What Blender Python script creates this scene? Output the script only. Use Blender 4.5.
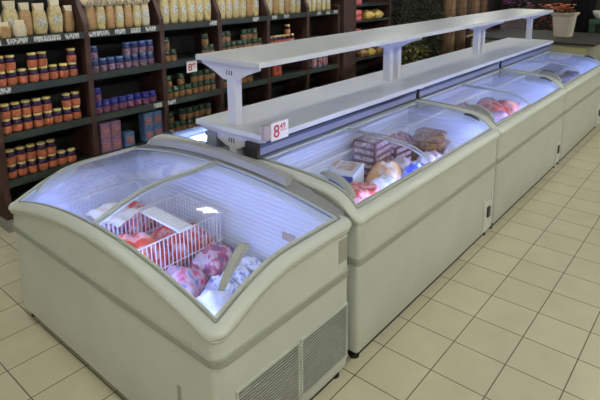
import bpy, bmesh, math, random
from mathutils import Vector, Matrix

for o in list(bpy.data.objects):
    bpy.data.objects.remove(o, do_unlink=True)
SC = bpy.context.scene
COL = SC.collection
PI = math.pi
rnd = random.Random(7)

# ------------------------------------------------------------------ camera
cam_d = bpy.data.cameras.new('camera')
cam = bpy.data.objects.new('camera', cam_d)
COL.objects.link(cam)
cam_d.sensor_fit = 'HORIZONTAL'
cam_d.sensor_width = 36.0
cam_d.lens = 528.38 / 600 * 36
cam_d.shift_y = -120.0 / 600
cam_d.clip_start = 0.02
yaw, pitch, roll = -0.70343, 0.19170, -0.00932
fw = Vector((math.sin(yaw) * math.cos(pitch), math.cos(yaw) * math.cos(pitch), -math.sin(pitch)))
rt = Vector((math.cos(yaw), -math.sin(yaw), 0))
up = rt.cross(fw)
c_, s_ = math.cos(roll), math.sin(roll)
R_, U_ = c_ * rt + s_ * up, -s_ * rt + c_ * up
M = Matrix((R_, U_, -fw)).transposed().to_4x4()
M.translation = Vector((1.4116, -2.4017, 2.1267))
cam.matrix_world = M
SC.camera = cam

# ------------------------------------------------------------------ world, exposure
w = bpy.data.worlds.new('world')
SC.world = w
w.use_nodes = True
w.node_tree.nodes['Background'].inputs[0].default_value = (0.9, 0.95, 1.0, 1)
w.node_tree.nodes['Background'].inputs[1].default_value = 0.15
SC.view_settings.view_transform = 'Standard'
SC.view_settings.look = 'None'
SC.view_settings.gamma = 1.0
SC.view_settings.use_curve_mapping = False
SC.view_settings.exposure = 0.0
CEIL_LAMP = 78.0          # emission of the ceiling tubes
FREEZER_LAMP = 37.0       # emission of the freezer light strips

# ------------------------------------------------------------------ materials
def mat(name, col, rough=0.5, metal=0.0, var=0.0, scale=8.0, bump=0.0, bscale=60.0, col2=None, emit=0.0, spec=0.5):
    m = bpy.data.materials.new(name)
    m.use_nodes = True
    nt = m.node_tree
    b = nt.nodes['Principled BSDF']
    b.inputs['Base Color'].default_value = (*col, 1)
    b.inputs['Roughness'].default_value = rough
    b.inputs['Metallic'].default_value = metal
    b.inputs['Specular IOR Level'].default_value = spec
    if emit:
        b.inputs['Emission Color'].default_value = (*col, 1)
        b.inputs['Emission Strength'].default_value = emit
    if var or col2:
        tc = nt.nodes.new('ShaderNodeTexCoord')
        n = nt.nodes.new('ShaderNodeTexNoise')
        n.inputs['Scale'].default_value = scale
        n.inputs['Detail'].default_value = 4
        r = nt.nodes.new('ShaderNodeValToRGB')
        r.color_ramp.elements[0].position = 0.35
        r.color_ramp.elements[1].position = 0.65
        c2 = col2 or tuple(min(1, c * (1 + var)) for c in col)
        c1 = col if col2 else tuple(c * (1 - var) for c in col)
        r.color_ramp.elements[0].color = (*c1, 1)
        r.color_ramp.elements[1].color = (*c2, 1)
        nt.links.new(tc.outputs['Object'], n.inputs['Vector'])
        nt.links.new(n.outputs['Fac'], r.inputs[0])
        nt.links.new(r.outputs[0], b.inputs['Base Color'])
    if bump:
        tc = nt.nodes.new('ShaderNodeTexCoord')
        n = nt.nodes.new('ShaderNodeTexNoise')
        n.inputs['Scale'].default_value = bscale
        bp = nt.nodes.new('ShaderNodeBump')
        bp.inputs['Strength'].default_value = bump
        bp.inputs['Distance'].default_value = 0.01
        nt.links.new(tc.outputs['Object'], n.inputs['Vector'])
        nt.links.new(n.outputs['Fac'], bp.inputs['Height'])
        nt.links.new(bp.outputs[0], b.inputs['Normal'])
    return m

def pack_mat(name, cols, scale=14.0, rough=0.3, stops=None):
    """printed plastic film: patches of several colours, shifted per object"""
    m = mat(name, cols[0], rough)
    nt = m.node_tree
    b = nt.nodes['Principled BSDF']
    tc = nt.nodes.new('ShaderNodeTexCoord')
    oi = nt.nodes.new('ShaderNodeObjectInfo')
    ad = nt.nodes.new('ShaderNodeVectorMath'); ad.operation = 'ADD'
    ml = nt.nodes.new('ShaderNodeVectorMath'); ml.operation = 'SCALE'
    ml.inputs[3].default_value = 30.0
    cx = nt.nodes.new('ShaderNodeCombineXYZ')
    for i in range(3):
        nt.links.new(oi.outputs['Random'], cx.inputs[i])
    nt.links.new(cx.outputs[0], ml.inputs[0])
    nt.links.new(tc.outputs['Object'], ad.inputs[0])
    nt.links.new(ml.outputs[0], ad.inputs[1])
    n = nt.nodes.new('ShaderNodeTexNoise')
    n.inputs['Scale'].default_value = scale
    n.inputs['Detail'].default_value = 2
    nt.links.new(ad.outputs[0], n.inputs['Vector'])
    r = nt.nodes.new('ShaderNodeValToRGB')
    el = r.color_ramp.elements
    k = len(cols)
    el[0].position = 0.3; el[0].color = (*cols[0], 1)
    el[1].position = 0.7; el[1].color = (*cols[-1], 1)
    for i in range(1, k - 1):
        e = el.new(0.36 + 0.28 * i / (k - 1)); e.color = (*cols[i], 1)
    nt.links.new(n.outputs['Fac'], r.inputs[0])
    nt.links.new(r.outputs[0], b.inputs['Base Color'])
    return m

def tile_mat():
    m = mat('floor_tile', (0.4, 0.36, 0.26), 0.38)
    nt = m.node_tree
    b = nt.nodes['Principled BSDF']
    tc = nt.nodes.new('ShaderNodeTexCoord')
    br = nt.nodes.new('ShaderNodeTexBrick')
    br.offset = 0.0; br.squash = 1.0
    br.inputs['Color1'].default_value = (0.60, 0.555, 0.39, 1)
    br.inputs['Color2'].default_value = (0.64, 0.59, 0.425, 1)
    br.inputs['Mortar'].default_value = (0.13, 0.105, 0.07, 1)
    br.inputs['Scale'].default_value = 1.0
    br.inputs['Brick Width'].default_value = 0.3
    br.inputs['Row Height'].default_value = 0.3
    br.inputs['Mortar Size'].default_value = 0.0035
    br.inputs['Mortar Smooth'].default_value = 0.2
    nt.links.new(tc.outputs['Object'], br.inputs['Vector'])
    n = nt.nodes.new('ShaderNodeTexNoise'); n.inputs['Scale'].default_value = 5.0; n.inputs['Detail'].default_value = 6
    nt.links.new(tc.outputs['Object'], n.inputs['Vector'])
    mp = nt.nodes.new('ShaderNodeMapRange'); mp.inputs[3].default_value = 0.86; mp.inputs[4].default_value = 1.1
    nt.links.new(n.outputs['Fac'], mp.inputs[0])
    mx = nt.nodes.new('ShaderNodeMix'); mx.data_type = 'RGBA'; mx.blend_type = 'MULTIPLY'
    mx.inputs[0].default_value = 1.0
    nt.links.new(br.outputs['Color'], mx.inputs[6])
    nt.links.new(mp.outputs[0], mx.inputs[7])
    nt.links.new(mx.outputs[2], b.inputs['Base Color'])
    bp = nt.nodes.new('ShaderNodeBump'); bp.invert = True
    bp.inputs['Strength'].default_value = 0.5; bp.inputs['Distance'].default_value = 0.003
    nt.links.new(br.outputs['Fac'], bp.inputs['Height'])
    nt.links.new(bp.outputs[0], b.inputs['Normal'])
    return m

def glass_mat(name, tint=(0.97, 0.98, 1.0)):
    m = bpy.data.materials.new(name)
    m.use_nodes = True
    nt = m.node_tree
    nt.nodes.remove(nt.nodes['Principled BSDF'])
    out = nt.nodes['Material Output']
    tr = nt.nodes.new('ShaderNodeBsdfTransparent'); tr.inputs[0].default_value = (*tint, 1)
    gl = nt.nodes.new('ShaderNodeBsdfGlossy'); gl.inputs['Roughness'].default_value = 0.03
    lw_ = nt.nodes.new('ShaderNodeLayerWeight'); lw_.inputs[0].default_value = 0.5
    pw = nt.nodes.new('ShaderNodeMath'); pw.operation = 'POWER'; pw.inputs[1].default_value = 4.0
    ma = nt.nodes.new('ShaderNodeMath'); ma.operation = 'MULTIPLY_ADD'; ma.inputs[1].default_value = 0.7; ma.inputs[2].default_value = 0.016
    mx = nt.nodes.new('ShaderNodeMixShader')
    nt.links.new(lw_.outputs['Facing'], pw.inputs[0])
    nt.links.new(pw.outputs[0], ma.inputs[0])
    nt.links.new(ma.outputs[0], mx.inputs[0])
    nt.links.new(tr.outputs[0], mx.inputs[1])
    nt.links.new(gl.outputs[0], mx.inputs[2])
    nt.links.new(mx.outputs[0], out.inputs[0])
    return m

def ribbed_mat(name, col, axis='Z', scale=9.0, strength=0.6):
    m = mat(name, col, 0.45)
    nt = m.node_tree
    b = nt.nodes['Principled BSDF']
    tc = nt.nodes.new('ShaderNodeTexCoord')
    wv = nt.nodes.new('ShaderNodeTexWave'); wv.bands_direction = axis
    wv.inputs['Scale'].default_value = scale
    bp = nt.nodes.new('ShaderNodeBump')
    bp.inputs['Strength'].default_value = strength; bp.inputs['Distance'].default_value = 0.008
    nt.links.new(tc.outputs['Object'], wv.inputs['Vector'])
    nt.links.new(wv.outputs['Fac'], bp.inputs['Height'])
    nt.links.new(bp.outputs[0], b.inputs['Normal'])
    return m

def print_mat(name, paper, ink, sx=60.0, sy=25.0):
    """paper with a line of blurred dark printing that cannot be read"""
    m = mat(name, paper, 0.6)
    nt = m.node_tree
    b = nt.nodes['Principled BSDF']
    tc = nt.nodes.new('ShaderNodeTexCoord')
    mp = nt.nodes.new('ShaderNodeMapping'); mp.inputs['Scale'].default_value = (1, sx, sy)
    n = nt.nodes.new('ShaderNodeTexNoise'); n.inputs['Scale'].default_value = 1.0; n.inputs['Detail'].default_value = 1
    r = nt.nodes.new('ShaderNodeValToRGB')
    r.color_ramp.elements[0].position = 0.5; r.color_ramp.elements[0].color = (*paper, 1)
    r.color_ramp.elements[1].position = 0.6; r.color_ramp.elements[1].color = (*ink, 1)
    nt.links.new(tc.outputs['Object'], mp.inputs[0])
    nt.links.new(mp.outputs[0], n.inputs['Vector'])
    nt.links.new(n.outputs['Fac'], r.inputs[0])
    nt.links.new(r.outputs[0], b.inputs['Base Color'])
    return m

MT = {}
MT['body'] = mat('freezer_enamel', (0.58, 0.60, 0.545), 0.42, var=0.04, scale=3)
MT['rim'] = mat('freezer_rim_plastic', (0.59, 0.61, 0.55), 0.38)
MT['bumper'] = mat('bumper_strip', (0.34, 0.35, 0.295), 0.5)
MT['dark'] = mat('near_black', (0.025, 0.022, 0.02), 0.7)
MT['liner'] = ribbed_mat('freezer_liner', (0.74, 0.77, 0.87), 'Z', 11.0, 0.4)
MT['glass'] = glass_mat('lid_glass')
MT['lidframe'] = mat('lid_frame_plastic', (0.50, 0.52, 0.47), 0.4)
MT['handle'] = mat('handle_grey', (0.36, 0.37, 0.33), 0.4)
MT['handle_dark'] = mat('handle_dark', (0.05, 0.05, 0.05), 0.4)
MT['rail'] = mat('rail_grey', (0.36, 0.36, 0.36), 0.45)
MT['rail_blue'] = mat('rail_slate', (0.05, 0.055, 0.09), 0.4)
MT['rail_face'] = mat('rail_face', (0.21, 0.22, 0.29), 0.35)
MT['deck'] = mat('deck_grey', (0.26, 0.26, 0.27), 0.5)
MT['grille'] = mat('grille_metal', (0.42, 0.42, 0.38), 0.5)
MT['gasket'] = mat('gasket_grey', (0.27, 0.28, 0.25), 0.6)
MT['grille_back'] = mat('grille_back', (0.03, 0.03, 0.03), 0.8)
MT['sticker'] = mat('rating_sticker', (0.33, 0.33, 0.28), 0.5)
MT['steel'] = mat('steel_plate', (0.74, 0.75, 0.73), 0.35)
MT['shelf'] = mat('shelf_white', (0.63, 0.64, 0.64), 0.28, var=0.03, scale=4)
MT['post'] = mat('post_glow_tint', (0.66, 0.66, 0.74), 0.35)  # white posts; the lilac tint stands for bluish freezer light on them
MT['strip'] = mat('cool_strip_lamp', (0.35, 0.46, 1.0), emit=FREEZER_LAMP)
MT['lamp'] = mat('ceiling_tube_lamp', (0.97, 1.0, 0.91), emit=CEIL_LAMP)
MT['lamp_dim'] = mat('ceiling_tube_lamp_dim', (0.97, 1.0, 0.91), emit=CEIL_LAMP * 0.45)
MT['wood'] = mat('dark_wood', (0.055, 0.022, 0.016), 0.55, var=0.3, scale=6)
MT['back'] = mat('shelf_back_panel', (0.012, 0.011, 0.010), 0.8)
MT['board'] = mat('shelf_board_dark', (0.014, 0.018, 0.017), 0.6)
MT['strip_rail'] = mat('price_rail', (0.03, 0.042, 0.037), 0.45)
MT['label'] = print_mat('price_label', (0.62, 0.62, 0.60), (0.08, 0.08, 0.08), 90, 40)
MT['paper'] = mat('white_paper', (0.85, 0.83, 0.82), 0.6)
MT['red_ink'] = mat('red_ink', (0.55, 0.05, 0.04), 0.6)
MT['holder'] = mat('sign_holder', (0.45, 0.36, 0.36), 0.5)
MT['wall'] = mat('wall_paint', (0.035, 0.03, 0.027), 0.8, var=0.1, scale=2)
MT['wall_light'] = mat('wall_light_paint', (0.5, 0.48, 0.44), 0.8)
MT['skirt'] = mat('shelf_kick_plate', (0.30, 0.29, 0.26), 0.5)
MT['ceiling'] = mat('ceiling_paint', (0.6, 0.6, 0.58), 0.9)

# ------------------------------------------------------------------ helpers
def new_obj(name, me, parent=None, m=None):
    o = bpy.data.objects.new(name, me)
    COL.objects.link(o)
    if parent: o.parent = parent
    if m is not None: me.materials.append(m)
    return o

def from_bm(name, bm, m, parent=None, smooth=False, loc=None):
    bmesh.ops.recalc_face_normals(bm, faces=bm.faces)
    me = bpy.data.meshes.new(name)
    bm.to_mesh(me); bm.free()
    if smooth:
        for p in me.polygons: p.use_smooth = True
    o = new_obj(name, me, parent, m)
    if loc is not None: o.location = loc
    return o

def tag(o, label, cat, group=None):
    o['label'] = label; o['category'] = cat
    if group: o['group'] = group
    return o

def structure(o):
    o['kind'] = 'structure'; return o

def empty(name, loc, label, cat, group=None, rz=0.0):
    o = bpy.data.objects.new(name, None)
    o.empty_display_size = 0.05
    COL.objects.link(o)
    o.location = loc; o.rotation_euler = (0, 0, rz)
    return tag(o, label, cat, group)

def add_box(bm, x0, x1, y0, y1, z0, z1, bev=0.0):
    vs = [bm.verts.new(p) for p in ((x0, y0, z0), (x1, y0, z0), (x1, y1, z0), (x0, y1, z0), (x0, y0, z1), (x1, y0, z1), (x1, y1, z1), (x0, y1, z1))]
    fs = [bm.faces.new([vs[i] for i in f]) for f in ((3, 2, 1, 0), (4, 5, 6, 7), (0, 1, 5, 4), (1, 2, 6, 5), (2, 3, 7, 6), (3, 0, 4, 7))]
    if bev:
        es = list({e for f in fs for e in f.edges})
        bmesh.ops.bevel(bm, geom=es, offset=bev, segments=2, profile=0.6, affect='EDGES')

def box(name, x0, x1, y0, y1, z0, z1, m, parent=None, bev=0.0, loc=None):
    bm = bmesh.new(); add_box(bm, x0, x1, y0, y1, z0, z1, bev)
    return from_bm(name, bm, m, parent, loc=loc)

def add_tube(bm, pts, r, n=8, cap=True):
    pts = [Vector(p) for p in pts]
    rings = []
    for i, p in enumerate(pts):
        a = pts[max(i - 1, 0)]; b = pts[min(i + 1, len(pts) - 1)]
        d = (b - a).normalized()
        u = d.orthogonal().normalized() if abs(d.z) > 0.95 else d.cross(Vector((0, 0, 1))).normalized()
        v = d.cross(u)
        rr = r[i] if isinstance(r, (list, tuple)) else r
        rings.append([bm.verts.new(p + rr * (math.cos(t) * u + math.sin(t) * v)) for t in (2 * PI * k / n for k in range(n))])
    for a, b in zip(rings, rings[1:]):
        for k in range(n):
            bm.faces.new((a[k], a[(k + 1) % n], b[(k + 1) % n], b[k]))
    if cap:
        bm.faces.new(rings[0][::-1]); bm.faces.new(rings[-1])

def add_flat_bar(bm, pts, half_w, wdir, t0, t1):
    """ribbon of rectangular section along pts: width along wdir, from z-t0 to z+t1"""
    wv = Vector(wdir) * half_w
    rings = []
    for p in pts:
        p = Vector(p)
        rings.append([bm.verts.new(q) for q in (p - wv + Vector((0, 0, -t0)), p + wv + Vector((0, 0, -t0)), p + wv + Vector((0, 0, t1)), p - wv + Vector((0, 0, t1)))])
    for a, b in zip(rings, rings[1:]):
        for k in range(4):
            bm.faces.new((a[k], a[(k + 1) % 4], b[(k + 1) % 4], b[k]))
    bm.faces.new(rings[0][::-1]); bm.faces.new(rings[-1])

def add_lathe(bm, prof, n=16, cx=0, cy=0):
    rings = []
    for r, z in prof:
        rings.append([bm.verts.new((cx + r * math.cos(2 * PI * k / n), cy + r * math.sin(2 * PI * k / n), z)) for k in range(n)])
    for a, b in zip(rings, rings[1:]):
        for k in range(n):
            bm.faces.new((a[k], a[(k + 1) % n], b[(k + 1) % n], b[k]))
    bm.faces.new(rings[0][::-1]); bm.faces.new(rings[-1])

def dup(root, loc, rz=None, label=None, group=None, cat=None):
    r = root.copy(); COL.objects.link(r); r.location = loc
    if rz is not None: r.rotation_euler = (0, 0, rz)
    if label: r['label'] = label
    if group: r['group'] = group
    if cat: r['category'] = cat
    for ch in list(root.children):
        c = ch.copy(); COL.objects.link(c); c.parent = r
        for g in list(ch.children):
            d = g.copy(); COL.objects.link(d); d.parent = c
    return r

ORD = ['first', 'second', 'third', 'fourth', 'fifth', 'sixth', 'seventh', 'eighth', 'ninth', 'tenth', 'eleventh', 'twelfth']

# ------------------------------------------------------------------ room
box('floor', -4.2, 5.5, -6, 14, -0.1, 0.0, tile_mat()); structure(bpy.data.objects['floor'])
structure(box('ceiling', -4.2, 5.5, -6, 14, 3.2, 3.3, MT['ceiling']))
structure(box('wall_left', -4.2, -4.0, -6, 14, 0, 3.2, MT['wall']))
structure(box('wall_back', -4.0, 5.5, 13.8, 14, 0, 3.2, MT['wall']))
structure(box('wall_right', 5.4, 5.5, -6, 13.8, 0, 3.2, MT['wall_light']))
structure(box('wall_front', -4.0, 5.4, -6, -5.9, 0, 3.2, MT['wall_light']))

# ------------------------------------------------------------------ ceiling lamps
def ceiling_light(x, y, label, lamp):
    t = empty('ceiling_light', (x, y, 3.2), label, 'ceiling light', 'ceiling lights')
    bm = bmesh.new()
    add_box(bm, -0.17, 0.17, -0.75, 0.75, -0.03, 0.0)
    for s in (-1, 1):
        add_box(bm, s * 0.17 - 0.008, s * 0.17 + 0.008, -0.75, 0.75, -0.075, -0.03)
    from_bm('housing', bm, MT['paper'], t)
    for s in (-1, 1):
        bm = bmesh.new(); add_tube(bm, [(s * 0.07, -0.68, -0.055), (s * 0.07, 0.68, -0.055)], 0.02, 8)
        from_bm('tube', bm, lamp, t, True)
    return t
for i, x in enumerate((-2.55, 1.9)):
    for j, y in enumerate((-4.6, -2.0, 1.2, 4.4, 7.6, 10.8)):  # first pair, unseen behind the camera, added to brighten the end freezer's front
        ceiling_light(x, y, '%s twin tube ceiling light of the row over the %s' % (ORD[j], ('wall shelf aisle', 'tiled aisle right of the freezers')[i]), MT[('lamp_dim', 'lamp')[i]])

# ------------------------------------------------------------------ freezers
def rect_ring(Lx, Ly, d, rc, nx, ny, nc=5):
    """rounded rectangle inset by d, counter-clockwise"""
    r = max(rc - d, 0.006)
    x0, x1, y0, y1 = d, Lx - d, d, Ly - d
    pts = []
    def side(ax, ay, bx, by, n):
        for i in range(n):
            t = i / n
            pts.append((ax + (bx - ax) * t, ay + (by - ay) * t))
    def corner(cx, cy, a0):
        for i in range(nc):
            a = a0 + PI / 2 * i / nc
            pts.append((cx + r * math.cos(a), cy + r * math.sin(a)))
    side(x0 + r, y0, x1 - r, y0, nx); corner(x1 - r, y0 + r, -PI / 2)
    side(x1, y0 + r, x1, y1 - r, ny); corner(x1 - r, y1 - r, 0)
    side(x1 - r, y1, x0 + r, y1, nx); corner(x0 + r, y1 - r, PI / 2)
    side(x0, y1 - r, x0, y0 + r, ny); corner(x0 + r, y0 + r, PI)
    return pts

def ring_mesh(Lx, Ly, rows, rc, nx, ny, close_bottom=False, close_top=False):
    bm = bmesh.new()
    rings = []
    for d, zf in rows:
        rings.append([bm.verts.new((x, y, zf(x, y) if callable(zf) else zf)) for x, y in rect_ring(Lx, Ly, d, rc, nx, ny)])
    n = len(rings[0])
    for a, b in zip(rings, rings[1:]):
        for k in range(n):
            bm.faces.new((a[k], a[(k + 1) % n], b[(k + 1) % n], b[k]))
    if close_bottom: bm.faces.new(rings[0][::-1])
    if close_top: bm.faces.new(rings[-1])
    return bm

def auto_smooth(o, ang=35):
    me = o.data
    for p in me.polygons: p.use_smooth = True
    me.set_sharp_from_angle(angle=math.radians(ang))

def lid(name, zf, x0, x1, y0, y1, dz, parent, frame_r=0.008, n=18):
    """curved sheet of glass with an edge frame"""
    bm = bmesh.new()
    g = {}
    for i in range(n + 1):
        for j in range(n + 1):
            x = x0 + (x1 - x0) * i / n; y = y0 + (y1 - y0) * j / n
            for k, t in enumerate((0.0, 0.004)):
                g[i, j, k] = bm.verts.new((x, y, zf(x, y) + dz + t))
    for i in range(n):
        for j in range(n):
            bm.faces.new((g[i, j, 1], g[i + 1, j, 1], g[i + 1, j + 1, 1], g[i, j + 1, 1]))
            bm.faces.new((g[i, j + 1, 0], g[i + 1, j + 1, 0], g[i + 1, j, 0], g[i, j, 0]))
    for i in range(n):
        for j in (0, n):
            bm.faces.new((g[i, j, 0], g[i + 1, j, 0], g[i + 1, j, 1], g[i, j, 1]))
    for j in range(n):
        for i in (0, n):
            bm.faces.new((g[i, j, 0], g[i, j + 1, 0], g[i, j + 1, 1], g[i, j, 1]))
    o = from_bm(name, bm, MT['glass'], parent)
    auto_smooth(o)
    bm = bmesh.new()
    e = lambda x, y: (x, y, zf(x, y) + dz + 0.002)
    for xx in (x0, x1):
        add_flat_bar(bm, [e(xx, y0 + (y1 - y0) * j / n) for j in range(n + 1)], frame_r, (1, 0, 0), 0.005, 0.007)
    for yy in (y0, y1):
        add_flat_bar(bm, [e(x0 + (x1 - x0) * j / n, yy) for j in range(n + 1)], frame_r * 0.6, (0, 1, 0), 0.004, 0.006)
    from_bm('lid_frame', bm, MT['lidframe'], o)
    return o

def freezer_common(t, Lx, Ly, zf, floor_z, nx, ny, rc):
    z = lambda k: (lambda x, y: zf(x, y) + k)
    o = from_bm('cabinet', ring_mesh(Lx, Ly, [(0.03, 0.066), (0.018, 0.072), (0.014, 0.084), (0.014, 0.30), (0.014, 0.62), (0.014, z(-0.059)), (0.05, z(-0.059))], rc, nx, ny, True), MT['body'], t)
    auto_smooth(o, 30)
    o = from_bm('bumper', ring_mesh(Lx, Ly, [(0.016, 0.600), (0.006, 0.604), (0.004, 0.612), (0.008, 0.622), (0.004, 0.632), (0.006, 0.640), (0.016, 0.644)], rc, nx, ny), MT['bumper'], t)
    auto_smooth(o, 50)
    o = from_bm('rim', ring_mesh(Lx, Ly, [(0.05, z(-0.060)), (0.012, z(-0.060)), (0.003, z(-0.055)), (0.001, z(-0.047)), (0.006, z(-0.042)), (-0.003, z(-0.038)), (-0.008, z(-0.029)), (-0.007, z(-0.018)), (0.000, z(-0.008)), (0.012, z(0.000)), (0.028, z(0.005)), (0.042, z(0.006)), (0.050, z(0.004)), (0.054, z(-0.001)), (0.056, z(-0.04)), (0.068, z(-0.06))], rc, nx, ny), MT['rim'], t)
    auto_smooth(o, 50)
    o = from_bm('gasket', ring_mesh(Lx, Ly, [(0.047, z(0.003)), (0.049, z(0.0078)), (0.055, z(0.008)), (0.058, z(0.002)), (0.056, z(-0.006))], rc, nx, ny), MT['gasket'], t)
    o = from_bm('liner', ring_mesh(Lx, Ly, [(0.064, z(-0.05)), (0.072, z(-0.10)), (0.085, floor_z + 0.02), (0.10, floor_z)], rc, nx, ny, False, True), MT['liner'], t)
    auto_smooth(o, 40)
    bm = bmesh.new()
    add_box(bm, 0.055, Lx - 0.055, 0.055, Ly - 0.055, 0.004, 0.067)  # dark block added to stand for the shade in the gap under the cabinet
    from_bm('gap_shade_block', bm, MT['dark'], t)
    for fx in (0.075, Lx - 0.075):
        for fy in (0.075, Ly - 0.075):
            bm = bmesh.new(); add_lathe(bm, [(0.03, 0), (0.03, 0.02), (0.016, 0.022), (0.016, 0.068)], 12, fx, fy)
            from_bm('foot', bm, MT['dark'], t)

def curve_handle(zf, pts, parent, m, w=0.018, h=0.03):
    """grip bar that stands on the glass along a list of x,y points"""
    bm = bmesh.new()
    n = len(pts)
    prof = [0.004 + h * math.sin(PI * min(1, max(0, i / (n - 1) * 1.0))) ** 0.5 for i in range(n)]
    P = [Vector((x, y, zf(x, y) + 0.006 + prof[i])) for i, (x, y) in enumerate(pts)]
    d = (P[-1] - P[0]); side = Vector((-d.y, d.x, 0)).normalized()
    rings = []
    for i, p in enumerate(P):
        low = Vector((p.x, p.y, zf(p.x, p.y) + 0.004))
        k = 0.6 + 0.4 * i / (n - 1)
        rings.append([bm.verts.new(q) for q in (low - side * w * k, low + side * w * k, p + side * w * 0.8 * k, p - side * w * 0.8 * k)])
    for a, b in zip(rings, rings[1:]):
        for q in range(4):
            bm.faces.new((a[q], a[(q + 1) % 4], b[(q + 1) % 4], b[q]))
    bm.faces.new(rings[0][::-1]); bm.faces.new(rings[-1])
    return from_bm('handle', bm, m, parent)

# end freezer, standing across the head of the row
EX, EY, EL, ED = -1.965, -1.243, 1.952, 0.945
def z_end(x, y):
    u = (x - EL / 2) / (EL / 2 - 0.06)
    tt = min(1, max(0, (y - 0.05) / 0.45))
    sy = math.sin(tt * PI / 2)
    arch = (0.128 - 0.033 * sy) * (1 - min(1, u * u))
    return 0.775 + 0.135 * sy + arch
t = empty('chest_freezer', (EX, EY, 0), 'curved glass-topped freezer standing crosswise at the near end, with vent grilles', 'freezer', 'island freezers')
freezer_common(t, EL, ED, z_end, 0.45, 40, 20, 0.06)
lw = lid('glass_lid', z_end, 0.065, 0.985, 0.06, 0.872, -0.004, t)
curve_handle(lambda x, y: z_end(x, y) - 0.002, [(0.13 - 0.02 * i / 8, 0.14 + 0.27 * i / 8) for i in range(9)], lw, MT['handle'], 0.016, 0.03)
rw = lid('glass_lid', z_end, 0.965, EL - 0.065, 0.06, 0.872, 0.006, t)
curve_handle(lambda x, y: z_end(x, y) + 0.008, [(EL - 0.125 - 0.08 * i / 8, 0.145 + 0.225 * i / 8) for i in range(9)], rw, MT['handle'], 0.026, 0.022)
bm = bmesh.new()                                         # grey deck behind the lids, rising to the row
g = {}
for i in range(33):
    x = 0.07 + (EL - 0.14) * i / 32
    tp = min(1, (EL - 0.07 - x) / 0.30, (x - 0.07) / 0.30)
    for j in range(5):
        k = j / 4
        y = 0.884 + 0.061 * k
        for q in (0, 1):
            g[i, j, q] = bm.verts.new((x, y, z_end(x, y) + (0.0 if q else -0.03) + 0.012 + 0.035 * k * max(0, tp)))
for i in range(32):
    for j in range(4):
        bm.faces.new((g[i, j, 1], g[i + 1, j, 1], g[i + 1, j + 1, 1], g[i, j + 1, 1]))
        bm.faces.new((g[i, j, 0], g[i, j + 1, 0], g[i + 1, j + 1, 0], g[i + 1, j, 0]))
    for j in (0, 4):
        bm.faces.new((g[i, j, 0], g[i + 1, j, 0], g[i + 1, j, 1], g[i, j, 1]))
for j in range(4):
    for i in (0, 32):
        bm.faces.new((g[i, j, 0], g[i, j + 1, 0], g[i, j + 1, 1], g[i, j, 1]))
from_bm('back_deck', bm, MT['deck'], t)
bm = bmesh.new()                                         # grip rail along the back
add_flat_bar(bm, [(0.25 + 1.285 * i / 24, 0.912, z_end(0.25 + 1.285 * i / 24, 0.912) + 0.048) for i in range(25)], 0.03, (0, 1, 0), 0.02, 0.025)
from_bm('back_rail', bm, MT['rail'], t)
bm = bmesh.new()                                         # light strip under the front rim
add_tube(bm, [(0.16 + (EL - 0.32) * i / 20, 0.085, z_end(0.16 + (EL - 0.32) * i / 20, 0.08) - 0.075) for i in range(21)], 0.011, 8)
from_bm('light_strip', bm, MT['strip'], t, True)
def grille(y0, y1, z0, z1):
    bm = bmesh.new()
    add_box(bm, EL - 0.013, EL - 0.012, y0, y1, z0, z1)
    g = from_bm('vent_grille', bm, MT['grille_back'], t)
    bm = bmesh.new()
    for a in ((y0 - .008, y0, z0 - .008, z1 + .008), (y1, y1 + .008, z0 - .008, z1 + .008), (y0, y1, z0 - .008, z0), (y0, y1, z1, z1 + .008)):
        add_box(bm, EL - 0.014, EL - 0.005, *a)
    from_bm('grille_frame', bm, MT['body'], g)
    bm = bmesh.new()
    n = 20
    for i in range(n):
        z = z0 + (z1 - z0) * (i + 0.5) / n
        add_box(bm, EL - 0.012, EL - 0.007, y0, y1, z - 0.0026, z + 0.0026)
    from_bm('grille_slats', bm, MT['grille'], g)
grille(0.115, 0.500, 0.14, 0.445)
grille(0.530, 0.890, 0.14, 0.445)
box('sticker', EL - 0.0145, EL - 0.0125, 0.825, 0.895, 0.70, 0.825, MT['sticker'], t)
box('drain_slot', 1.67, 1.693, 0.010, 0.0145, 0.28, 0.40, MT['sticker'], t)
box('tan_sticker', 1.525, 1.615, ED - 0.088, ED - 0.0815, 0.69, 0.735, mat('tan_sticker', (0.55, 0.42, 0.34), 0.5), t)['label'] = 'tan sticker'

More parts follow.
